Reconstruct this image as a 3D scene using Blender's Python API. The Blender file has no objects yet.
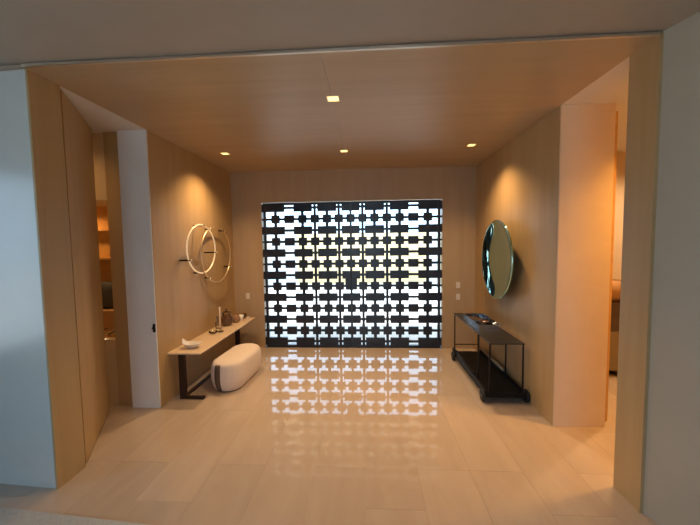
import bpy, bmesh, math, random
from mathutils import Vector, Matrix
random.seed(7)
S = bpy.context.scene
COL = S.collection
R = math.radians
PI = math.pi

# ------------------------------------------------------------------ camera
H = 3.0                       # ceiling height
CAMZ = 1.7881
cam_d = bpy.data.cameras.new('camera'); cam_d.sensor_width = 36.0
cam_d.lens = 319.79 / 700 * 36.0
cam_d.clip_start = 0.05; cam_d.clip_end = 200
cam = bpy.data.objects.new('camera', cam_d); COL.objects.link(cam); S.camera = cam
PITCH, YAW, ROLL = 0.06158, 0.0588, -0.0144
fw = Vector((-math.sin(YAW) * math.cos(PITCH), math.cos(YAW) * math.cos(PITCH), -math.sin(PITCH)))
rt = Vector((math.cos(YAW), math.sin(YAW), 0))
up = rt.cross(fw)
c, s = math.cos(ROLL), math.sin(ROLL)
cx = c * rt + s * up          # image x axis
cy = c * up - s * rt          # image up axis
M = Matrix((cx, cy, -fw)).transposed().to_4x4()
M.translation = Vector((0, 0, CAMZ))
cam.matrix_world = M

# ------------------------------------------------------------------ world and exposure
W = bpy.data.worlds.new('sky'); S.world = W; W.use_nodes = True
bg = W.node_tree.nodes['Background']
bg.inputs[0].default_value = (0.53, 0.76, 1.0, 1); bg.inputs[1].default_value = 4.4
S.view_settings.view_transform = 'Standard'; S.view_settings.look = 'None'
S.view_settings.exposure = 0.14; S.view_settings.gamma = 1.0
S.view_settings.use_curve_mapping = False
S.cycles.use_denoising = True
S.cycles.max_bounces = 10; S.cycles.diffuse_bounces = 6; S.cycles.glossy_bounces = 5
S.cycles.transparent_max_bounces = 12
S.cycles.sample_clamp_indirect = 6.0
S.cycles.caustics_reflective = False; S.cycles.caustics_refractive = False

sun_d = bpy.data.lights.new('sun', 'SUN'); sun_d.energy = 9.0; sun_d.angle = R(0.6); sun_d.color = (1.0, 0.93, 0.82)
sun = bpy.data.objects.new('sun', sun_d); COL.objects.link(sun)
sun.rotation_euler = Vector((-0.12, -0.42, -0.9)).to_track_quat('-Z', 'Y').to_euler()   # high, from beyond the entry court

def portal(name, loc, rot, sx, sy):
    d = bpy.data.lights.new(name, 'AREA'); d.shape = 'RECTANGLE'; d.size = sx; d.size_y = sy
    o = bpy.data.objects.new(name, d); COL.objects.link(o); o.location = loc; o.rotation_euler = rot
    d.cycles.is_portal = True
    return o
portal('window_daylight', (-5.18, -0.1, 1.6), (0, R(-90), 0), 2.5, 2.2)      # living room side window, faces +x
portal('window_daylight', (-0.2, -3.03, 1.6), (R(90), 0, 0), 2.4, 2.5)         # living room rear window, faces +y
portal('entry_daylight', (-0.296, 5.52, 1.24), (R(-90), 0, 0), 3.04, 2.48)

# ------------------------------------------------------------------ materials
def mat(name, color, rough=0.5, metal=0.0, ior=1.5, coat=0.0, emit=None, estr=0.0, spec=0.5):
    m = bpy.data.materials.new(name); m.use_nodes = True
    b = m.node_tree.nodes['Principled BSDF']
    b.inputs['Base Color'].default_value = (*color, 1); b.inputs['Roughness'].default_value = rough
    b.inputs['Metallic'].default_value = metal; b.inputs['IOR'].default_value = ior
    b.inputs['Coat Weight'].default_value = coat; b.inputs['Specular IOR Level'].default_value = spec
    if emit:
        b.inputs['Emission Color'].default_value = (*emit, 1); b.inputs['Emission Strength'].default_value = estr
    return m

def N(m, t, **kw):
    n = m.node_tree.nodes.new(t)
    for k, v in kw.items(): setattr(n, k, v)
    return n

def grain(name, c1, c2, scale, rough=0.45, dist=0.5, bump=0.05, detail=6, randmix=0.0, fine=None, spec=0.5):
    """stretched noise between two colours: veneer, stone, plaster; scale = (x,y,z) stretch"""
    m = mat(name, c1, rough, spec=spec); nt = m.node_tree; L = nt.links; b = nt.nodes['Principled BSDF']
    geo = N(m, 'ShaderNodeNewGeometry'); info = N(m, 'ShaderNodeObjectInfo')
    mul = N(m, 'ShaderNodeVectorMath', operation='SCALE'); mul.inputs[0].default_value = (37.0, 53.0, 71.0)
    L.new(info.outputs['Random'], mul.inputs['Scale'])
    add = N(m, 'ShaderNodeVectorMath', operation='ADD')
    L.new(geo.outputs['Position'], add.inputs[0]); L.new(mul.outputs[0], add.inputs[1])
    mp = N(m, 'ShaderNodeMapping'); mp.inputs['Scale'].default_value = scale
    L.new(add.outputs[0], mp.inputs['Vector'])
    no = N(m, 'ShaderNodeTexNoise'); no.inputs['Scale'].default_value = 1.0; no.inputs['Detail'].default_value = detail
    no.inputs['Roughness'].default_value = 0.6; no.inputs['Distortion'].default_value = dist
    L.new(mp.outputs[0], no.inputs['Vector'])
    rp = N(m, 'ShaderNodeValToRGB'); rp.color_ramp.elements[0].position = 0.32; rp.color_ramp.elements[1].position = 0.68
    rp.color_ramp.elements[0].color = (*c1, 1); rp.color_ramp.elements[1].color = (*c2, 1)
    L.new(no.outputs[0], rp.inputs[0])
    out = rp.outputs[0]
    if randmix:
        mr = N(m, 'ShaderNodeMapRange'); mr.inputs['To Min'].default_value = 1 - randmix; mr.inputs['To Max'].default_value = 1 + randmix
        L.new(info.outputs['Random'], mr.inputs['Value'])
        sc = N(m, 'ShaderNodeVectorMath', operation='SCALE'); L.new(out, sc.inputs[0]); L.new(mr.outputs[0], sc.inputs['Scale'])
        out = sc.outputs[0]
    L.new(out, b.inputs['Base Color'])
    if bump:
        bp = N(m, 'ShaderNodeBump'); bp.inputs['Strength'].default_value = bump; bp.inputs['Distance'].default_value = 0.01
        L.new(no.outputs[0], bp.inputs['Height']); L.new(bp.outputs[0], b.inputs['Normal'])
    return m

MT = {}
MT['veneer'] = grain('wall_veneer', (0.46, 0.305, 0.14), (0.515, 0.35, 0.17), (10, 10, 0.6), 0.42, bump=0.03)
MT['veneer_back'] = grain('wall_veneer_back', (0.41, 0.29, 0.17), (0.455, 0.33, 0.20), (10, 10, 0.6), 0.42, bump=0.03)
MT['ceil_veneer'] = grain('ceiling_veneer', (0.48, 0.345, 0.20), (0.54, 0.395, 0.24), (0.5, 7, 7), 0.42, bump=0.02, randmix=0.06)
MT['stone'] = grain('floor_travertine', (0.455, 0.365, 0.29), (0.51, 0.415, 0.335), (4, 0.8, 4), 0.035, bump=0.0, randmix=0.055, dist=0.8)
MT['joint'] = mat('floor_joint', (0.42, 0.335, 0.265), 0.5)
MT['white'] = grain('white_paint', (0.74, 0.74, 0.72), (0.78, 0.78, 0.76), (3, 3, 3), 0.38, bump=0.01)
MT['taupe'] = grain('taupe_dimmed', (0.40, 0.365, 0.31), (0.43, 0.39, 0.335), (3, 3, 3), 0.5, bump=0.01)  # darkened in place of dimmer daylight; also cuts bounce in the living room
MT['greige'] = grain('greige_dimmed', (0.45, 0.40, 0.31), (0.48, 0.43, 0.335), (3, 3, 3), 0.45, bump=0.01)  # base tone lowered to stand in for weak daylight on the right wall
MT['lacquer'] = grain('white_lacquer', (0.64, 0.65, 0.62), (0.67, 0.68, 0.65), (3, 3, 3), 0.2, bump=0.0)
MT['ceil_white'] = grain('ceiling_paint', (0.70, 0.69, 0.66), (0.73, 0.72, 0.69), (3, 3, 3), 0.6, bump=0.01)
MT['pale'] = grain('pale_plaster', (0.66, 0.53, 0.37), (0.70, 0.565, 0.40), (4, 4, 4), 0.5, bump=0.02)
MT['cream'] = grain('cream_render', (0.80, 0.56, 0.27), (0.86, 0.63, 0.33), (1.5, 1.5, 1.5), 0.8)
MT['paving'] = grain('outdoor_paving', (0.62, 0.62, 0.60), (0.70, 0.70, 0.68), (2, 2, 2), 0.8)
MT['steel'] = mat('dark_blue_steel', (0.011, 0.017, 0.034), 0.35, 0.0)
MT['black'] = mat('black_metal', (0.006, 0.006, 0.007), 0.5, 0.0, spec=0.2)
MT['bronze'] = mat('dark_bronze', (0.035, 0.018, 0.012), 0.4, 0.3)
MT['topstone'] = grain('console_stone', (0.70, 0.54, 0.37), (0.77, 0.61, 0.43), (4, 1.5, 4), 0.25, bump=0.01)
MT['carttop'] = mat('cart_dark_top', (0.022, 0.019, 0.017), 0.35)
MT['brass'] = mat('polished_brass', (0.92, 0.74, 0.48), 0.34, 0.9)
MT['brass_bright'] = mat('pale_brass', (0.95, 0.78, 0.52), 0.30, 0.3, emit=(1.0, 0.74, 0.44), estr=0.3)
MT['lamp'] = mat('downlight_lens', (1, .8, .5), 0.4, emit=(1.0, 0.76, 0.28), estr=1.7)
MT['mirror'] = mat('green_polished_steel', (0.44, 0.67, 0.56), 0.03, 1.0)
MT['boucle'] = grain('ivory_fabric', (0.72, 0.61, 0.53), (0.82, 0.71, 0.63), (90, 90, 90), 0.9, bump=0.4, spec=0.2)
MT['strap'] = mat('brown_leather', (0.13, 0.085, 0.06), 0.6)
MT['ceramic'] = mat('white_ceramic', (0.78, 0.74, 0.70), 0.3)
MT['brownglass'] = mat('brown_glaze', (0.10, 0.045, 0.02), 0.12, coat=0.5)
MT['amber'] = mat('amber_glaze', (0.30, 0.17, 0.08), 0.2)
MT['wax'] = mat('candle_wax', (0.82, 0.70, 0.55), 0.5)
MT['plate'] = mat('switch_plate', (0.72, 0.68, 0.62), 0.4)
MT['rubber'] = mat('wheel_rubber', (0.01, 0.01, 0.01), 0.6)
MT['tan_tube'] = mat('tan_tube', (0.50, 0.37, 0.23), 0.35, 0.0)
MT['rug'] = grain('grey_rug', (0.38, 0.40, 0.41), (0.48, 0.50, 0.51), (60, 60, 60), 0.95, bump=0.3)
MT['fringe'] = mat('rug_fringe', (0.03, 0.03, 0.03), 0.9)
MT['alu'] = mat('window_aluminium', (0.25, 0.25, 0.25), 0.4, 0.6)
MT['edge'] = mat('ceiling_edge_profile', (0.72, 0.66, 0.55), 0.35, 0.9)
MT['shelfwood'] = grain('niche_wood', (0.50, 0.28, 0.09), (0.62, 0.36, 0.13), (2, 2, 9), 0.4)
MT['greycloth'] = grain('grey_cloth', (0.06, 0.06, 0.07), (0.09, 0.09, 0.10), (80, 80, 80), 0.9, bump=0.2)
MT['tancloth'] = mat('tan_cloth', (0.55, 0.33, 0.17), 0.9)
MT['wicker'] = mat('wicker', (0.36, 0.20, 0.08), 0.7)
MT['darkwood'] = grain('dark_wood', (0.05, 0.03, 0.02), (0.08, 0.05, 0.03), (3, 3, 12), 0.4)
MT['khaki'] = mat('khaki_front', (0.20, 0.15, 0.08), 0.5)
MT['chrome'] = mat('chrome', (0.75, 0.78, 0.82), 0.08, 1.0)

def glass(name, tint=(1, 1, 1), refl=0.06):
    m = bpy.data.materials.new(name); m.use_nodes = True; nt = m.node_tree; nt.nodes.clear()
    o = nt.nodes.new('ShaderNodeOutputMaterial'); mx = nt.nodes.new('ShaderNodeMixShader')
    t = nt.nodes.new('ShaderNodeBsdfTransparent'); g = nt.nodes.new('ShaderNodeBsdfGlossy')
    f = nt.nodes.new('ShaderNodeFresnel'); f.inputs[0].default_value = 1.45
    t.inputs[0].default_value = (*tint, 1); g.inputs['Roughness'].default_value = 0.02
    nt.links.new(f.outputs[0], mx.inputs[0]); nt.links.new(t.outputs[0], mx.inputs[1]); nt.links.new(g.outputs[0], mx.inputs[2])
    nt.links.new(mx.outputs[0], o.inputs[0])
    return m
MT['pane'] = glass('window_glass', (0.97, 0.98, 0.98))
MT['crystal'] = glass('crystal', (0.86, 0.84, 0.82))
MT['smoke'] = glass('smoked_glass', (0.45, 0.33, 0.24))

# ------------------------------------------------------------------ mesh helpers
class MB:
    def __init__(s): s.v = []; s.f = []; s.smooth = []
    def add(s, vs, fs, smooth=False):
        o = len(s.v); s.v += [tuple(v) for v in vs]
        for f in fs: s.f.append([i + o for i in f]); s.smooth.append(smooth)
        return s
    def box(s, a, b):
        x0, y0, z0 = a; x1, y1, z1 = b
        return s.add([(x0, y0, z0), (x1, y0, z0), (x1, y1, z0), (x0, y1, z0), (x0, y0, z1), (x1, y0, z1), (x1, y1, z1), (x0, y1, z1)],
                     [(3, 2, 1, 0), (4, 5, 6, 7), (0, 1, 5, 4), (1, 2, 6, 5), (2, 3, 7, 6), (3, 0, 4, 7)])
    def prism(s, pts, z0, z1):
        n = len(pts)
        vs = [(x, y, z0) for x, y in pts] + [(x, y, z1) for x, y in pts]
        return s.add(vs, [tuple(reversed(range(n))), tuple(range(n, 2 * n))] + [(i, (i + 1) % n, n + (i + 1) % n, n + i) for i in range(n)])
    def tube(s, pts, r, seg=10, closed=False, cap=True):
        pts = [Vector(p) for p in pts]; n = len(pts); rings = []
        ref = Vector((0, 0, 1))
        for i, p in enumerate(pts):
            a = pts[(i - 1) % n] if (closed or i > 0) else p
            b = pts[(i + 1) % n] if (closed or i < n - 1) else p
            t = (b - a).normalized()
            u = t.cross(ref)
            if u.length < 1e-3: u = t.cross(Vector((1, 0, 0)))
            u.normalize(); w = u.cross(t)
            rr = r[i] if isinstance(r, (list, tuple)) else r
            rings.append([p + rr * (math.cos(2 * PI * k / seg) * u + math.sin(2 * PI * k / seg) * w) for k in range(seg)])
        vs = [v for rg in rings for v in rg]; fs = []
        for i in range(n if closed else n - 1):
            j = (i + 1) % n
            for k in range(seg):
                k2 = (k + 1) % seg
                fs.append((i * seg + k, i * seg + k2, j * seg + k2, j * seg + k))
        s.add(vs, fs, True)
        if cap and not closed:
            s.add(rings[0], [tuple(reversed(range(seg)))]); s.add(rings[-1], [tuple(range(seg))])
        return s
    def lathe(s, prof, c=(0, 0, 0), seg=28, axis='z', smooth=True):
        """prof: list of (r, h); revolve about an axis through c"""
        vs = []; fs = []; n = len(prof)
        for (r, h) in prof:
            for k in range(seg):
                a = 2 * PI * k / seg; p, q = r * math.cos(a), r * math.sin(a)
                if axis == 'z': vs.append((c[0] + p, c[1] + q, c[2] + h))
                elif axis == 'x': vs.append((c[0] + h, c[1] + p, c[2] + q))
                else: vs.append((c[0] + q, c[1] + h, c[2] + p))
        for i in range(n - 1):
            for k in range(seg):
                k2 = (k + 1) % seg
                fs.append((i * seg + k, i * seg + k2, (i + 1) * seg + k2, (i + 1) * seg + k))
        return s.add(vs, fs, smooth)
    def mesh(s, name, bevel=0.0, weld=True):
        me = bpy.data.meshes.new(name); me.from_pydata(s.v, [], s.f)
        for p, sm in zip(me.polygons, s.smooth): p.use_smooth = sm
        bm = bmesh.new(); bm.from_mesh(me)
        if weld: bmesh.ops.remove_doubles(bm, verts=bm.verts, dist=1e-5)
        if bevel:
            bmesh.ops.bevel(bm, geom=list(bm.edges), offset=bevel, segments=2, affect='EDGES', profile=0.7)
        bmesh.ops.recalc_face_normals(bm, faces=bm.faces)
        bm.to_mesh(me); bm.free()
        return me
    def build(s, name, m, parent=None, bevel=0.0, loc=None):
        return link(name, s.mesh(name, bevel), m, parent, loc)

def link(name, me, m, parent=None, loc=None, rot=None):
    if m is not None and not me.materials: me.materials.append(MT[m] if isinstance(m, str) else m)
    o = bpy.data.objects.new(name, me); COL.objects.link(o)
    if parent is not None: o.parent = parent
    if loc is not None: o.location = loc
    if rot is not None: o.rotation_euler = rot
    return o
def tag(o, label, cat, group=None):
    o['label'] = label; o['category'] = cat
    if group: o['group'] = group
    return o
def empty(name, loc, rz=0.0):
    o = bpy.data.objects.new(name, None); COL.objects.link(o); o.location = loc; o.rotation_euler = (0, 0, rz)
    o.empty_display_size = 0.1
    return o
def struct(o, label=None):
    o['kind'] = 'structure'
    if label: o['label'] = label
    return o
def copy_tree(o, parent=None):
    k = o.copy(); COL.objects.link(k); k.parent = parent
    for ch in [x for x in bpy.data.objects if x.parent == o]: copy_tree(ch, k)
    return k
def sbox(name, a, b, m, label, parent=None):
    return struct(MB().box(a, b).build(name, m, parent), label)

# ------------------------------------------------------------------ room dimensions
XL, XR, YB = -2.311, 1.747, 5.342
LN, LF = 2.358, 3.306          # doorway in left wall
RN, RF = 2.314, 3.085          # doorway in right wall
FL, FR = 2.126, 2.089          # front edge of the wood lining
DC, DH = -0.296, 2.478         # entry door centre, height
DO = 1.506                      # half opening

# floor: slab with separate stone tiles
fl = sbox('floor', (-5.4, -3.2, -0.14), (5.0, 5.6, -0.0025), 'joint', 'floor of pale polished travertine planks')
TW = 0.405
tile_cache = {}
x = -1.66 - TW * 9; k = 0
while x < 4.6:
    off = [0.0, 0.0, -0.39, 0.0, 0.55, 0.0, -0.39][k % 7]
    y = 2.44 + off - 1.22 * 5
    while y < 5.6:
        y0, y1 = max(y, -3.2), min(y + 1.22, 5.6)
        if y1 - y0 > 0.03:
            key = round(y1 - y0, 3)
            if key not in tile_cache:
                tile_cache[key] = MB().box((0.0006, 0.0006, -0.012), (TW - 0.0006, key - 0.0006, 0)).mesh('tile')
            link('tile', tile_cache[key], 'stone', fl, (x, y0, 0))
        y += 1.22
    x += TW; k += 1

# wood ceiling: four veneer panels under a slab
ce = sbox('ceiling', (-2.63, 2.11, H + 0.006), (2.1, 5.7, H + 0.2), 'joint', 'wood veneer ceiling of the entrance hall')
sy, sx = 3.07, DC + 0.005
for (x0, x1) in ((XL, sx - 0.0015), (sx + 0.0015, XR)):
    for (y0, y1) in ((2.105, sy - 0.0015), (sy + 0.0015, YB)):
        MB().box((0, 0, 0), (x1 - x0, y1 - y0, 0.012)).build('panel', 'ceil_veneer', ce, loc=(x0, y0, H))
struct(MB().prism([(XL, 2.088), (XR, 2.088), (XR, 2.1045), (XL, 2.1045)], H - 0.001, H + 0.016).build('trim_1', 'edge'), 'pale edge profile along the front of the wood ceiling')

# left side
wl = sbox('wall_left', (-2.63, LF + 0.006, 0), (XL, YB + 0.2, H + 0.02), 'veneer', 'wood veneer wall carrying the ring lamp')
t2 = sbox('trim_2', (-2.63, LF - 0.012, 0), (XL - 0.004, LF + 0.006, H), 'white', 'pale lacquered end face of the left wall')
la = MB().box((XL - 0.032, LF - 0.024, 0.85), (XL - 0.008, LF - 0.010, 0.94))
la.lathe([(0, 0), (0.009, 0), (0.009, -0.012), (0.013, -0.016), (0.013, -0.022), (0, -0.024)], (XL - 0.018, LF - 0.022, 0.9), 14, 'y')
la.build('latch', 'black', t2)
sbox('trim_3', (XL - 0.016, FL, 0), (XL, LN, H + 0.01), 'veneer', 'wood veneer jamb lining beside the white front wall')
d3 = struct(MB().box((-0.045, 0.004, 0.008), (0.0, 0.945, H - 0.008)).build('door_3', 'veneer', bevel=0.003), 'wood veneer door leaf standing ajar in the left wall')
d3.location = (XL - 0.022, LN + 0.030, 0); d3.rotation_euler = (0, 0, math.atan2(0.50, 0.83))
MB().box((-0.0455, 0.03, 0.0), (-0.002, 0.93, 0.0079)).build('door_seal', 'black', d3)
# left corridor
sbox('wall_hall_left', (-2.815, 3.33, 0), (-2.631, 3.62, H), 'veneer', 'wood pier in the left corridor')
wn = struct(MB().box((-4.6, 3.345, 0), (-2.817, 3.42, 0.746)).box((-4.6, 3.345, 2.29), (-2.817, 3.42, H)).box((-4.6, 3.345, 0.746), (-3.75, 3.42, 2.29)).build('wall_niche', 'pale'), 'pale corridor wall with a tall lit niche')
nb = struct(MB().box((-3.8, 3.92, 0.70), (-2.817, 3.96, 2.33)).build('niche_back', 'shelfwood', wn))
del nb['kind']
MB().box((-3.8, 3.421, 0.70), (-2.817, 3.919, 0.745)).build('niche_sill', 'shelfwood', wn)
MB().box((-3.8, 3.421, 2.291), (-2.817, 3.919, 2.33)).build('niche_head', 'pale', wn)
MB().box((-3.8, 3.421, 0.746), (-3.751, 3.919, 2.29)).build('niche_side', 'shelfwood', wn)
for zz in (1.62, 1.98):
    MB().box((-3.75, 3.82, zz), (-2.817, 3.919, zz + 0.025)).build('niche_shelf', 'shelfwood', wn)
sbox('wall_corridor_end', (-4.65, 2.3, 0), (-4.6, 3.5, H), 'pale', 'far end wall of the left corridor')
sbox('ceiling_hall_left', (-4.65, LN, H), (XL - 0.001, 4.0, H + 0.1), 'ceil_white', 'pale ceiling of the left corridor')

# front wall on the living room side, left
struct(MB().prism([(XL - 0.0165, FL + 0.006), (XL - 0.0165, LN - 0.01), (-5.25, LN - 0.01), (-5.25, 2.32), (-2.84, 2.165)], 0, H + 0.02).build('wall_front_left', 'lacquer'), 'white lacquered wall left of the wood opening')

# right side
sbox('wall_right', (XR, RF, 0), (XR + 0.16, YB + 0.2, H + 0.02), 'veneer', 'wood veneer wall carrying the round green mirror')
sbox('trim_4', (XR, FR, 0), (XR + 0.06, RN, H + 0.01), 'veneer', 'wood veneer jamb lining beside the grey-lit right wall')
sbox('trim_5', (XR + 0.003, RF - 0.014, 0), (2.22, RF, H), 'pale', 'pale end face glowing orange in the right doorway')
sbox('wall_hall_right', (XR + 0.161, RF + 0.0005, 0), (2.22, RF + 0.10, H), 'pale', 'pale pier wall of the right corridor')
sbox('trim_6', (2.285, RF + 0.10, 0), (2.325, RF + 0.17, H - 0.03), 'shelfwood', 'thin wooden door jamb in the right corridor')
sbox('wall_far_right', (2.0, 4.75, 0), (5.0, 4.85, H), 'pale', 'pale far wall of the side room')
sbox('wall_side_right', (4.9, 2.1, 0), (5.0, 4.75, H), 'pale', 'end wall of the right corridor')
sbox('wall_near_right', (XR + 0.061, 2.15, 0), (4.9, RN - 0.002, H), 'pale', 'near wall of the right corridor')
sbox('ceiling_hall_right', (XR + 0.001, RN - 0.1, H), (5.0, 4.8, H + 0.1), 'ceil_white', 'pale ceiling of the right corridor')
struct(MB().prism([(XR + 0.02, FR + 0.004), (XR + 0.06, 2.149), (2.45, 2.149), (2.45, -3.1), (2.30, -3.1), (2.30, 0.40)], 0, H + 0.02).build('wall_front_right', 'greige'), 'wall toned grey-beige for weak daylight, running back along the right of the living room')

# back wall around the entry door
wb = MB().box((XL, YB, 0), (DC - DO, YB + 0.2, H + 0.02)).box((DC + DO, YB, 0), (XR, YB + 0.2, H + 0.02)).box((DC - DO, YB, DH + 0.004), (DC + DO, YB + 0.2, H + 0.02))
struct(wb.build('wall_back', 'veneer_back'), 'wood veneer end wall around the black screen door')

# living room shell behind the camera
ll = MB().box((-5.3, -3.1, 0), (-5.2, -1.2, H + 0.02)).box((-5.3, 1.0, 0), (-5.2, 2.33, H + 0.02)).box((-5.3, -1.2, 0), (-5.2, 1.0, 0.35)).box((-5.3, -1.2, 2.85), (-5.2, 1.0, H + 0.02))
struct(ll.build('wall_living_left', 'taupe'), 'living room side wall with a wide window, darkened to taupe to cut bounce light')
lb = MB().box((-5.2, -3.15, 0), (-1.4, -3.05, H)).box((1.0, -3.15, 0), (2.3, -3.05, H)).box((-1.4, -3.15, 0), (1.0, -3.05, 0.35)).box((-1.4, -3.15, 2.85), (1.0, -3.05, H))
struct(lb.build('wall_living_back', 'taupe'), 'living room rear wall with a window, darkened to taupe to cut bounce light')
sbox('ceiling_living', (-5.3, -3.2, H + 0.021), (2.5, 2.35, H + 0.12), 'taupe', 'plain living room ceiling, its dimness put into the taupe colour')
def window(name, loc, rz, hw, label):
    w1 = empty(name, loc, rz); struct(w1, label)
    MB().box((-hw, -0.04, 0), (hw, 0.04, 0.06)).box((-hw, -0.04, 2.44), (hw, 0.04, 2.5)).box((-hw, -0.04, 0.06), (-hw + 0.06, 0.04, 2.44)).box((hw - 0.06, -0.04, 0.06), (hw, 0.04, 2.44)).box((-0.03, -0.04, 0.06), (0.03, 0.04, 2.44)).build('window_frame', 'alu', w1)
    for x0 in (-hw + 0.06, 0.03): MB().box((x0, -0.006, 0.06), (x0 + hw - 0.09, 0.0, 2.44)).build('pane', 'pane', w1)
window('window_1', (-0.2, -3.1, 0.35), 0, 1.2, 'rear living room window behind the viewer')
window('window_2', (-5.25, -0.1, 0.35), R(90), 1.1, 'wide side window of the living room')

# outdoors
sbox('ground', (-40, -40, -0.35), (40, 60, -0.15), 'paving', 'pale paving outside the house')
sbox('wall_courtyard', (-3.4, 15.0, -0.15), (2.7, 15.3, 2.25), 'cream', 'cream rendered courtyard wall beyond the entry door')
sbox('wall_garden_left', (-16, 15.0, -0.15), (-3.41, 15.3, 2.6), 'paving', 'pale garden wall left of the cream wall')
sbox('wall_garden_right', (2.71, 15.0, -0.15), (16, 15.3, 2.6), 'paving', 'pale garden wall right of the cream wall')
sbox('ceiling_porch', (-7, YB + 0.21, 3.25), (7, 9.1, 3.45), 'ceil_veneer', 'wood soffit of the entry porch')

# ------------------------------------------------------------------ entry doors
TK = 0.035; THIN = 0.050
A_ROWS = [2.20, 1.82, 1.44, 1.06, 0.68, 0.295]
B_ROWS = [2.39, 2.01, 1.63, 1.25, 0.87, 0.49, 0.107]
COLS = [0.0, 0.198, 0.397, 0.603, 0.813, 1.037, 1.273]      # distance from the meeting line
WIDE = 5; GAPC = (1, 3)                                      # wide plate column, columns that interrupt the long bars
def boxmesh(w, h, t=TK): return MB().box((-w / 2, -t / 2, -h / 2), (w / 2, t / 2, h / 2)).mesh('piece', 0.002)
mk = {}
def piece(name, w, h, x, z, par, t=TK, y=0.0):
    key = (name, round(w, 4), round(h, 4), t)
    if key not in mk: mk[key] = boxmesh(w, h, t); mk[key].name = name
    return link(name, mk[key], 'steel', par, (x, y, z))
KW, KH = 0.142, 0.134
def leaf(name, sg, label):
    """sg = -1 left leaf, +1 right leaf; local x measured from the meeting line"""
    r = empty(name, (DC, YB + 0.032, 0)); struct(r, label)
    # frame
    for (nm, w, h, xx, zz) in (('stile', 0.040, DH - 0.012, 1.455, DH / 2), ('meeting_stile', 0.018, DH - 0.012, 0.010, DH / 2),
                               ('top_rail', 1.416, 0.036, 0.727, DH - 0.024), ('bottom_rail', 1.416, 0.04, 0.727, 0.026)):
        piece(nm, w, h, sg * xx, zz, r, 0.05)
    # vertical bars: every column but the wide one
    for i, cxx in enumerate(COLS):
        if i in (0, WIDE): continue
        piece('vertical_bar', THIN if i not in GAPC else 0.044, DH - 0.09, sg * cxx, DH / 2, r, 0.018)
    # plates on the A rows
    for z in A_ROWS:
        for i, cxx in enumerate(COLS):
            if i == 0: piece('plate', 0.052, KH, sg * 0.045, z, r)
            else: piece('plate' if i != WIDE else 'wide_plate', KW if i != WIDE else 0.170, KH, sg * cxx, z, r)
        piece('horizontal_bar', 1.416, 0.042, sg * 0.727, z, r, 0.014)
        piece('side_bracket', 0.030, 0.03, sg * 1.4905, z, r, 0.02)
    # long bars on the B rows
    for z in B_ROWS:
        piece('long_bar', 0.132, KH, sg * 0.086, z, r)
        piece('long_bar', 0.322, KH, sg * 0.397, z, r)
        piece('long_bar', 0.312, KH, sg * 0.806, z, r)
        piece('long_bar', 0.318, KH, sg * 1.276, z, r)
        piece('horizontal_bar', 1.416, 0.042, sg * 0.727, z, r, 0.014)
        piece('side_bracket', 0.030, KH, sg * 1.4905, z, r, 0.02)
    # glass behind the screen
    MB().box((min(0.001 * sg, sg * 1.50), 0.060, 0.01), (max(0.001 * sg, sg * 1.50), 0.068, DH - 0.01)).build('pane', 'pane', r)
    # lock box
    hb = MB().box((min(sg * 0.002, sg * 0.135), -0.055, 1.195), (max(sg * 0.002, sg * 0.135), -0.028, 1.305)).build('lock_box', 'steel', r, 0.004)
    MB().box((min(sg * 0.002, sg * 0.098), -0.075, 1.003), (max(sg * 0.002, sg * 0.098), -0.028, 1.194)).build('pull_plate', 'steel', r, 0.004)
    return r
leaf('door_1', -1, 'left leaf of the dark steel screen door with cut square pattern')
leaf('door_2', 1, 'right leaf of the dark steel screen door with cut square pattern')
th = sbox('trim_7', (DC - DO, YB + 0.0, -0.002), (DC + DO, YB + 0.2, 0.004), 'steel', 'dark threshold strip under the screen door')

# ------------------------------------------------------------------ downlights
def downlight(x, y, label, z=H, w=120, size=125, col=(1.0, 0.645, 0.325), grp='recessed square ceiling downlights', blend=1.0, soft=0.05):
    r = tag(empty('downlight', (x, y, z)), label, 'downlight', grp)
    q = 0.052
    MB().box((-q, -q, -0.004), (q, -q + 0.008, 0.003)).box((-q, q - 0.008, -0.004), (q, q, 0.003)).box((-q, -q + 0.008, -0.004), (-q + 0.008, q - 0.008, 0.003)).box((q - 0.008, -q + 0.008, -0.004), (q, q - 0.008, 0.003)).build('bezel', 'brass', r)
    MB().box((-q + 0.009, -q + 0.009, -0.002), (q - 0.009, q - 0.009, 0.001)).build('lens', 'lamp', r)
    d = bpy.data.lights.new('downlight_beam', 'SPOT'); d.energy = w; d.color = col; d.spot_size = R(size); d.spot_blend = blend; d.shadow_soft_size = soft
    l = bpy.data.objects.new('downlight_beam', d); COL.objects.link(l); l.parent = r; l.location = (0, 0, -0.02)
    return r
downlight(-0.285, 2.755, 'square downlight alone in the front ceiling panels, near the room opening')
downlight(-1.898, 4.242, 'square downlight beside the left wall, above the ring lamp')
downlight(-0.311, 4.295, 'square downlight in the middle of the ceiling before the screen door')
downlight(1.312, 4.211, 'square downlight beside the right wall, above the green mirror')
downlight(2.75, 2.62, 'square downlight hidden in the right corridor ceiling', w=260, size=125, col=(1.0, 0.47, 0.10), blend=1.0, soft=0.12)
downlight(-3.25, 2.95, 'square downlight hidden in the left corridor ceiling', w=18, size=150, col=(1.0, 0.55, 0.2))
downlight(3.4, 3.9, 'square downlight in the side room beyond the right corridor', w=170, size=150, col=(1.0, 0.66, 0.36))
downlight(-3.5, 3.66, 'square downlight in the head of the lit niche', z=2.29, w=18, size=150, col=(1.0, 0.55, 0.2))

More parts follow.
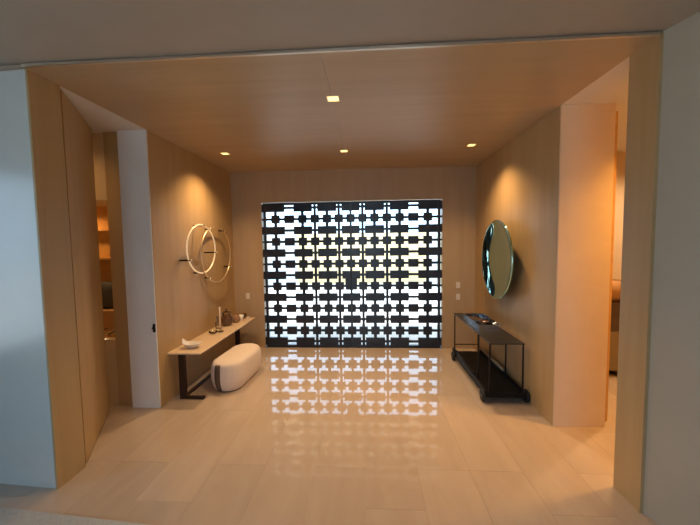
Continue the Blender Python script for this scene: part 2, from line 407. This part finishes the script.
# ------------------------------------------------------------------ ring lamp
rl = tag(empty('ring_lamp', (XL, 4.3, 1.70)), 'wall lamp of two overlapping brass rings on black pins, the front ring glowing', 'wall lamp')
def circle(cx_, cy_, cz_, r_, tilt, n=72):
    return [(cx_ + r_ * math.cos(2 * PI * k / n) * math.sin(tilt), cy_ + r_ * math.cos(2 * PI * k / n) * math.cos(tilt), cz_ + r_ * math.sin(2 * PI * k / n)) for k in range(n)]
def ring(cx_, cy_, cz_, r_, tilt, rad, m, nm, pins):
    pts = circle(cx_, cy_, cz_, r_, tilt)
    o = MB().tube(pts, rad, 10, closed=True).build(nm, m, rl)
    for a in pins:
        px_ = cx_ + r_ * math.cos(R(a)) * math.sin(tilt); py_ = cy_ + r_ * math.cos(R(a)) * math.cos(tilt); pz_ = cz_ + r_ * math.sin(R(a))
        pn = MB().tube([(0.0015, py_, pz_), (px_ + 0.022, py_, pz_)], 0.010, 10).build('pin', 'black', rl)
        MB().lathe([(0, 0), (0.012, 0), (0.012, 0.012), (0, 0.014)], (px_ + 0.0225, py_, pz_), 12, 'x').build('pin_cap', 'brass', pn)
    return o
ring(0.135, -0.235, 0.035, 0.314, R(4), 0.0095, 'brass_bright', 'ring', (80, 205, 272, 350))
ring(0.065, 0.315, -0.055, 0.41, R(3), 0.0095, 'brass', 'ring', (118, 60, 330, 232))

# ------------------------------------------------------------------ round mirror
mr = tag(empty('wall_mirror', (XR, 4.215, 1.545)), 'round hollow dish mirror of green polished steel on the right wall', 'mirror')
RD = 0.50; SAG = 0.06; NR = 40
prof = [(RD * k / NR, SAG * (1 - (k / NR) ** 4)) for k in range(NR + 1)]                       # hollow reflecting face, rim towards the room
lip = [(RD + 0.006, 0.003), (RD + 0.008, 0.012), (RD + 0.004, 0.02)]
mr.rotation_euler = (0, 0, R(-2)); mr.scale = (1, 1.06, 1)
dm = MB().lathe(prof + lip, (-0.125, 0, 0), 96, 'x').build('dish', 'mirror', mr)
back = [(RD + 0.004, 0.0205)] + [(RD * k / NR, 0.016 + SAG * (1 - (k / NR) ** 4)) for k in range(NR, -1, -1)]
MB().lathe(back, (-0.125, 0, 0), 64, 'x').build('back_shell', 'black', mr)
MB().lathe([(0, 0), (0.13, 0), (0.13, -0.028), (0, -0.028)], (-0.012, 0, 0), 32, 'x', False).build('bracket', 'black', mr)

# ------------------------------------------------------------------ switches
for z, lab in ((1.067, 'upper pale switch plate on the back wall beside the screen door'), (0.871, 'lower pale switch plate, directly under its twin beside the screen door')):
    r = tag(empty('light_switch', (1.467, YB, z)), lab, 'switch', 'switch plates beside the screen door')
    MB().box((-0.032, -0.009, -0.050), (0.032, 0.0, 0.050)).build('plate', 'plate', r, 0.002)
    MB().box((-0.018, -0.013, -0.034), (0.018, -0.0095, 0.034)).build('rocker', 'plate', r, 0.002)
r = tag(empty('light_switch', (-2.08, YB, 0.90)), 'single pale switch plate on the back wall above the wall console', 'switch')
MB().box((-0.032, -0.009, -0.050), (0.032, 0.0, 0.050)).build('plate', 'plate', r, 0.002)
MB().box((-0.018, -0.013, -0.034), (0.018, -0.0095, 0.034)).build('rocker', 'plate', r, 0.002)

# ------------------------------------------------------------------ console
ZC = 0.562
co = tag(empty('console_table', (-2.11, 4.33, 0)), 'long low console with thin pale stone top on dark bronze frame', 'console table')
MB().box((-0.198, -0.885, ZC - 0.016), (0.195, 0.885, ZC)).build('top', 'topstone', co, 0.003)
for y_ in (-0.815, 0.745):
    MB().box((-0.100, y_ - 0.02, 0.03), (-0.028, y_ + 0.02, ZC - 0.0165)).build('leg', 'bronze', co, 0.003)
    MB().box((-0.100, y_ - 0.02, 0.0), (0.185, y_ + 0.02, 0.0295)).build('foot', 'bronze', co, 0.003)
MB().box((-0.085, -0.794, 0.0), (-0.045, 0.724, 0.026)).build('rail', 'bronze', co, 0.003)

# things on the console
def lathe_thing(name, label, cat, loc, prof, m, seg=28, grp=None):
    o = MB().lathe(prof, (0, 0, 0), seg).build(name, m); o.location = loc
    return tag(o, label, cat, grp)
# white leaf dish with an upturned tip
vs = []; fs = []; nU, nV = 28, 8
for layer in (0, 1):
    for i in range(nV + 1):
        t = i / nV
        for k in range(nU):
            a = 2 * PI * k / nU
            rx = 0.105 * (1 + 0.10 * math.cos(a)); ry = 0.066
            z = 0.048 * t ** 2.2 + 0.05 * max(0, -math.cos(a)) ** 6 * t ** 3
            rr = t if i else 0.02
            vs.append((rx * rr * math.cos(a), ry * rr * math.sin(a), z + (0.006 if layer else 0)))
o1 = nU * (nV + 1)
for i in range(nV):
    for k in range(nU):
        k2 = (k + 1) % nU
        fs.append((i * nU + k, (i + 1) * nU + k, (i + 1) * nU + k2, i * nU + k2))
        fs.append((o1 + i * nU + k, o1 + i * nU + k2, o1 + (i + 1) * nU + k2, o1 + (i + 1) * nU + k))
for k in range(nU):
    k2 = (k + 1) % nU
    fs.append((nV * nU + k, o1 + nV * nU + k, o1 + nV * nU + k2, nV * nU + k2))
fs.append(tuple(range(nU))); fs.append(tuple(range(o1, o1 + nU)))
db = MB(); db.add(vs, fs, True)
dish = tag(db.build('dish', 'ceramic'), 'white ceramic leaf dish with upturned tip near the console end', 'dish')
dish.location = (-2.13, 3.64, ZC)
# taper candle in crystal holder
ch = tag(empty('candlestick', (-2.10, 4.33, ZC)), 'tall slim ivory candle in a crystal holder on the console', 'candlestick')
MB().lathe([(0, 0), (0.042, 0), (0.044, 0.008), (0.016, 0.018), (0.012, 0.03), (0.020, 0.05), (0.019, 0.062), (0, 0.062)]).build('holder', 'crystal', ch)
MB().lathe([(0, 0.0625), (0.0125, 0.0625), (0.0105, 0.345), (0.006, 0.353), (0, 0.354)], seg=16).build('candle', 'wax', ch)
MB().tube([(0, 0, 0.354), (0.001, 0, 0.366)], 0.0012, 6).build('wick', 'black', ch)
lathe_thing('glass_dish', 'shallow cut crystal dish in front of the candlestick', 'dish', (-2.16, 4.235, ZC), [(0, 0), (0.035, 0), (0.055, 0.022), (0.058, 0.036), (0.054, 0.036), (0.048, 0.02), (0.03, 0.008), (0, 0.007)], 'crystal', 12)
gf = tag(empty('glass_jar', (-2.215, 4.49, ZC)), 'slim clear glass bottle with stopper between candle and vase', 'bottle')
MB().lathe([(0, 0), (0.03, 0), (0.032, 0.09), (0.014, 0.115), (0.013, 0.15), (0.018, 0.153), (0, 0.153)], seg=18).build('bottle', 'crystal', gf)
MB().lathe([(0, 0.1535), (0.012, 0.156), (0.017, 0.172), (0.01, 0.186), (0, 0.188)], seg=14).build('stopper', 'crystal', gf)
vz = tag(empty('vase', (-2.165, 4.68, ZC)), 'dark brown glazed round vase with glittering crystal lid', 'vase')
MB().lathe([(0, 0), (0.045, 0), (0.072, 0.03), (0.082, 0.07), (0.072, 0.112), (0.05, 0.132), (0.046, 0.142), (0, 0.142)]).build('body', 'brownglass', vz)
MB().lathe([(0, 0.1425), (0.052, 0.143), (0.058, 0.16), (0.04, 0.185), (0.012, 0.195), (0.018, 0.21), (0.01, 0.224), (0, 0.226)], seg=12, smooth=False).build('lid', 'crystal', vz)
lathe_thing('vase', 'amber glazed squat jar between the dark vase and white cup', 'vase', (-2.10, 4.86, ZC), [(0, 0), (0.04, 0), (0.062, 0.03), (0.066, 0.075), (0.048, 0.118), (0.036, 0.13), (0.032, 0.128), (0.04, 0.11), (0.05, 0.07), (0, 0.012)], 'amber')
lathe_thing('cup', 'small white ceramic cup standing between amber jar and dark bowl', 'cup', (-2.075, 4.985, ZC), [(0, 0), (0.028, 0), (0.036, 0.02), (0.052, 0.088), (0.048, 0.088), (0.033, 0.022), (0, 0.012)], 'ceramic')
lathe_thing('bowl', 'small dark glazed bowl at the far console end by the back wall', 'bowl', (-2.10, 5.135, ZC), [(0, 0), (0.03, 0), (0.06, 0.03), (0.068, 0.07), (0.062, 0.07), (0.052, 0.032), (0, 0.012)], 'brownglass')
lathe_thing('candle', 'tiny white tealight beside the dark bowl at the console end', 'candle', (-2.0, 5.11, ZC), [(0, 0), (0.020, 0), (0.021, 0.026), (0.017, 0.026), (0.016, 0.02), (0, 0.02)], 'ceramic', 18)

vz.scale = (1.15, 1.15, 1.15); dish.scale = (1.1, 1.1, 1.1)
# ------------------------------------------------------------------ ottoman
ot = tag(empty('ottoman', (-1.75, 4.06, 0), R(-4)), 'ivory boucle pill-shaped ottoman with brown strap, tucked under the console', 'ottoman')
def stadium(hw, hl, n=14):
    pts = []
    for k in range(n + 1):
        a = -PI + PI * k / n
        pts.append((hw * math.cos(a), -hl + hw + hw * math.sin(a)))
    for k in range(n + 1):
        a = PI * k / n
        pts.append((hw * math.cos(a), hl - hw + hw * math.sin(a)))
    return pts
OH = 0.365
zprof = [(0.012, 0.055), (0.02, 0.04), (0.06, 0.022), (0.12, 0.006), (0.19, 0.0), (0.25, 0.003), (0.295, 0.008), (0.325, 0.013), (0.346, 0.026), (0.359, 0.048), (OH, 0.09), (OH + 0.003, 0.185)]
rings = []
for z, d in zprof: rings.append([(x_, y_, z) for x_, y_ in stadium(0.215 - d, 0.44 - d)])
n = len(rings[0]); vs = [v for rg in rings for v in rg]; fs = [tuple(reversed(range(n))), tuple(range(len(vs) - n, len(vs)))]
for i in range(len(rings) - 1):
    for k in range(n):
        fs.append((i * n + k, i * n + (k + 1) % n, (i + 1) * n + (k + 1) % n, (i + 1) * n + k))
ob = MB(); ob.add(vs, fs, True); ob.build('cushion_body', 'boucle', ot)
MB().prism(stadium(0.15, 0.37), 0, 0.0118).build('plinth', 'black', ot)
# strap: a band over the near end
sb = MB(); sv = []; m_ = 3
arc = [R(a) for a in (-112, -105, -98, -91)]
for z, d in zprof[1:9]:
    for a in arc:
        hw = 0.215 - d + 0.003; hl = 0.44 - d + 0.003
        sv.append((hw * math.cos(a), -hl + hw + hw * math.sin(a), z))
sf = []
for i in range(7):
    for k in range(3): sf.append((i * 4 + k, i * 4 + k + 1, (i + 1) * 4 + k + 1, (i + 1) * 4 + k))
sb.add(sv, sf, True); so = sb.build('strap', 'strap', ot)
md = so.modifiers.new('thickness', 'SOLIDIFY'); md.thickness = 0.004; md.offset = 0

# ------------------------------------------------------------------ cart
ct = tag(empty('console_cart', (1.485, 4.22, 0)), 'black metal trolley console on wheels standing below the round mirror', 'trolley')
ZT = 0.68
MB().box((-0.185, -0.745, ZT - 0.012), (0.182, 0.755, ZT)).build('top', 'carttop', ct, 0.002)
for (x_, y_) in ((-0.178, -0.72), (0.172, -0.725), (-0.178, -0.36), (0.172, -0.29), (-0.178, 0.70), (0.172, 0.70)):
    MB().box((x_ - 0.007, y_ - 0.007, 0.1005), (x_ + 0.007, y_ + 0.007, ZT - 0.0125)).build('post', 'black', ct)
MB().box((-0.1705, 0.694, 0.20), (0.1645, 0.706, 0.212)).build('end_bar', 'black', ct)
bt = MB().box((-0.215, -0.74, 0.075), (0.215, 0.70, 0.10)).build('tray', 'black', ct, 0.004)
MB().box((-0.215, -0.74, 0.1005), (-0.195, 0.70, 0.150)).build('tray_side', 'black', ct, 0.004)
MB().box((-0.1945, -0.74, 0.1005), (0.1945, -0.728, 0.128)).build('tray_end', 'black', ct, 0.004)
MB().box((0.195, -0.74, 0.1005), (0.215, 0.70, 0.130)).build('tray_side', 'black', ct, 0.004)
MB().tube([(0.190, -0.18, 0.165), (0.190, 0.66, 0.165)], 0.017, 12).build('side_tube', 'tan_tube', ct)
MB().tube([(-0.205, -0.30, 0.166), (-0.205, 0.66, 0.166)], 0.012, 12).build('side_tube', 'black', ct)
for (x_, y_) in ((-0.2325, -0.67), (0.236, -0.67), (-0.2325, 0.57), (0.236, 0.57)):
    w_ = MB().lathe([(0.012, -0.016), (0.058, -0.016), (0.070, -0.008), (0.070, 0.008), (0.058, 0.016), (0.012, 0.016)], (0, 0, 0), 28, 'x').build('wheel', 'rubber', ct, loc=(x_, y_, 0.0705))
    MB().lathe([(0, -0.0165), (0.0119, -0.0165), (0.0119, 0.0165), (0, 0.0165)], (0, 0, 0), 14, 'x').build('hub', 'chrome', w_)

# glass tray and small things on the cart
tr = tag(empty('serving_tray', (1.52, 4.39, ZT)), 'clear crystal serving tray with bright rim on the black trolley', 'tray')
MB().box((-0.135, -0.32, 0.0005), (0.135, 0.32, 0.009)).build('base', 'smoke', tr)
for (a, b) in (((-0.142, -0.327, 0.0005), (-0.1355, 0.327, 0.05)), ((0.1355, -0.327, 0.0005), (0.142, 0.327, 0.05)), ((-0.135, -0.327, 0.0005), (0.135, -0.3205, 0.05)), ((-0.135, 0.3205, 0.0005), (0.135, 0.327, 0.05))):
    MB().box(a, b).build('rim', 'chrome', tr)
vp = [(0, 0), (0.026, 0), (0.032, 0.02), (0.032, 0.05), (0.028, 0.05), (0.027, 0.02), (0, 0.008)]
for i, (x_, y_, lab) in enumerate(((1.455, 4.13, 'small crystal votive at the tray corner beside the trolley edge'), (1.60, 4.13, 'small crystal votive in the tray corner against the wall side'), (1.61, 4.36, 'small crystal votive halfway along the wall side of the tray'), (1.62, 4.56, 'small crystal votive at the far wall-side corner of the tray'))):
    lathe_thing('votive_glass', lab, 'votive', (x_, y_, ZT + 0.0095), vp, 'chrome' if i == 1 else 'crystal', 16, 'votives on the tray')
bk = tag(empty('book', (1.475, 4.50, ZT + 0.0095), R(4)), 'dark closed book lying in the crystal tray', 'book')
MB().box((-0.07, -0.10, 0.0), (0.07, 0.10, 0.003)).box((-0.07, -0.10, 0.022), (0.07, 0.10, 0.025)).box((-0.07, -0.10, 0.003), (-0.066, 0.10, 0.022)).build('cover', 'darkwood', bk)
MB().box((-0.0655, -0.097, 0.0031), (0.067, 0.097, 0.0219)).build('pages', 'ceramic', bk)
lathe_thing('bowl', 'small brown bowl sitting in the middle of the crystal tray', 'bowl', (1.515, 4.27, ZT + 0.0095), [(0, 0), (0.03, 0), (0.055, 0.025), (0.06, 0.045), (0.055, 0.045), (0.045, 0.025), (0, 0.01)], 'brownglass', 20)

# ------------------------------------------------------------------ niche contents
cu = MB(); cv = []; cf = []; n1 = 12
for sgn in (-1, 1):
    for i in range(n1 + 1):
        for j in range(n1 + 1):
            u = i / n1 * 2 - 1; v = j / n1 * 2 - 1
            pu = 1 - 0.10 * (1 - abs(v)) * abs(u) ** 4; pv = 1 - 0.10 * (1 - abs(u)) * abs(v) ** 4
            th_ = 0.07 * ((1 - u ** 4) * (1 - v ** 4)) ** 0.5
            cv.append((u * 0.22 * pv, sgn * th_, 0.17 + v * 0.17 * pu))
for q in (0, 1):
    o0 = q * (n1 + 1) ** 2
    for i in range(n1):
        for j in range(n1):
            a = o0 + i * (n1 + 1) + j
            cf.append((a, a + 1, a + n1 + 2, a + n1 + 1) if q else (a, a + n1 + 1, a + n1 + 2, a + 1))
cu.add(cv, cf, True)
cush = tag(cu.build('cushion', 'greycloth'), 'dark grey cushion propped at the back of the lit niche', 'cushion')
cush.location = (-3.33, 3.84, 1.00)
bx_ = tag(empty('storage_box', (-3.30, 3.80, 0.7455)), 'tan cloth covered box under the grey cushion in the niche', 'box')
MB().box((-0.26, -0.10, 0), (0.26, 0.11, 0.19)).build('body', 'tancloth', bx_, 0.008)
MB().box((-0.265, -0.105, 0.191), (0.265, 0.115, 0.253)).build('lid', 'tancloth', bx_, 0.008)
wk = tag(empty('wicker_tray', (-3.12, 3.57, 0.7455)), 'brown slatted wicker tray in front of the tan box', 'tray')
MB().box((-0.2, -0.1, 0), (0.2, 0.1, 0.012)).build('base', 'wicker', wk, 0.002)
for k in range(5): MB().tube([(-0.19 + 0.095 * k, -0.09, 0.025), (-0.17 + 0.095 * k, 0.09, 0.045)], 0.008, 8).build('slat', 'darkwood' if k % 2 else 'wicker', wk)

# side room beyond the right corridor
sc_ = tag(empty('sideboard', (3.25, 4.45, 0)), 'dark wood sideboard with khaki front in the right side room', 'sideboard')
MB().box((-0.45, -0.22, 0.08), (0.45, 0.25, 0.98)).build('body', 'darkwood', sc_, 0.004)
MB().box((-0.44, -0.238, 0.10), (-0.005, -0.221, 0.60)).build('door', 'khaki', sc_, 0.003)
MB().box((0.005, -0.238, 0.10), (0.44, -0.221, 0.60)).build('door', 'khaki', sc_, 0.003)
for x_ in (-0.40, 0.40): MB().box((x_ - 0.025, -0.18, 0.0), (x_ + 0.025, 0.2, 0.0795)).build('leg', 'black', sc_)
lathe_thing('basket', 'round woven brown basket on the sideboard in the side room', 'basket', (3.16, 4.40, 0.981), [(0, 0), (0.12, 0), (0.19, 0.08), (0.20, 0.18), (0.16, 0.27), (0.145, 0.27), (0.18, 0.18), (0, 0.02)], 'wicker')

# ------------------------------------------------------------------ rug at the living room edge
rg = tag(empty('rug', (-3.3, 0.9, 0), R(-4.5)), 'flat grey woven rug at the lower left of the floor', 'rug')
MB().box((-1.9, -1.6, 0.0), (1.9, 1.10, 0.012)).build('pile', 'rug', rg)
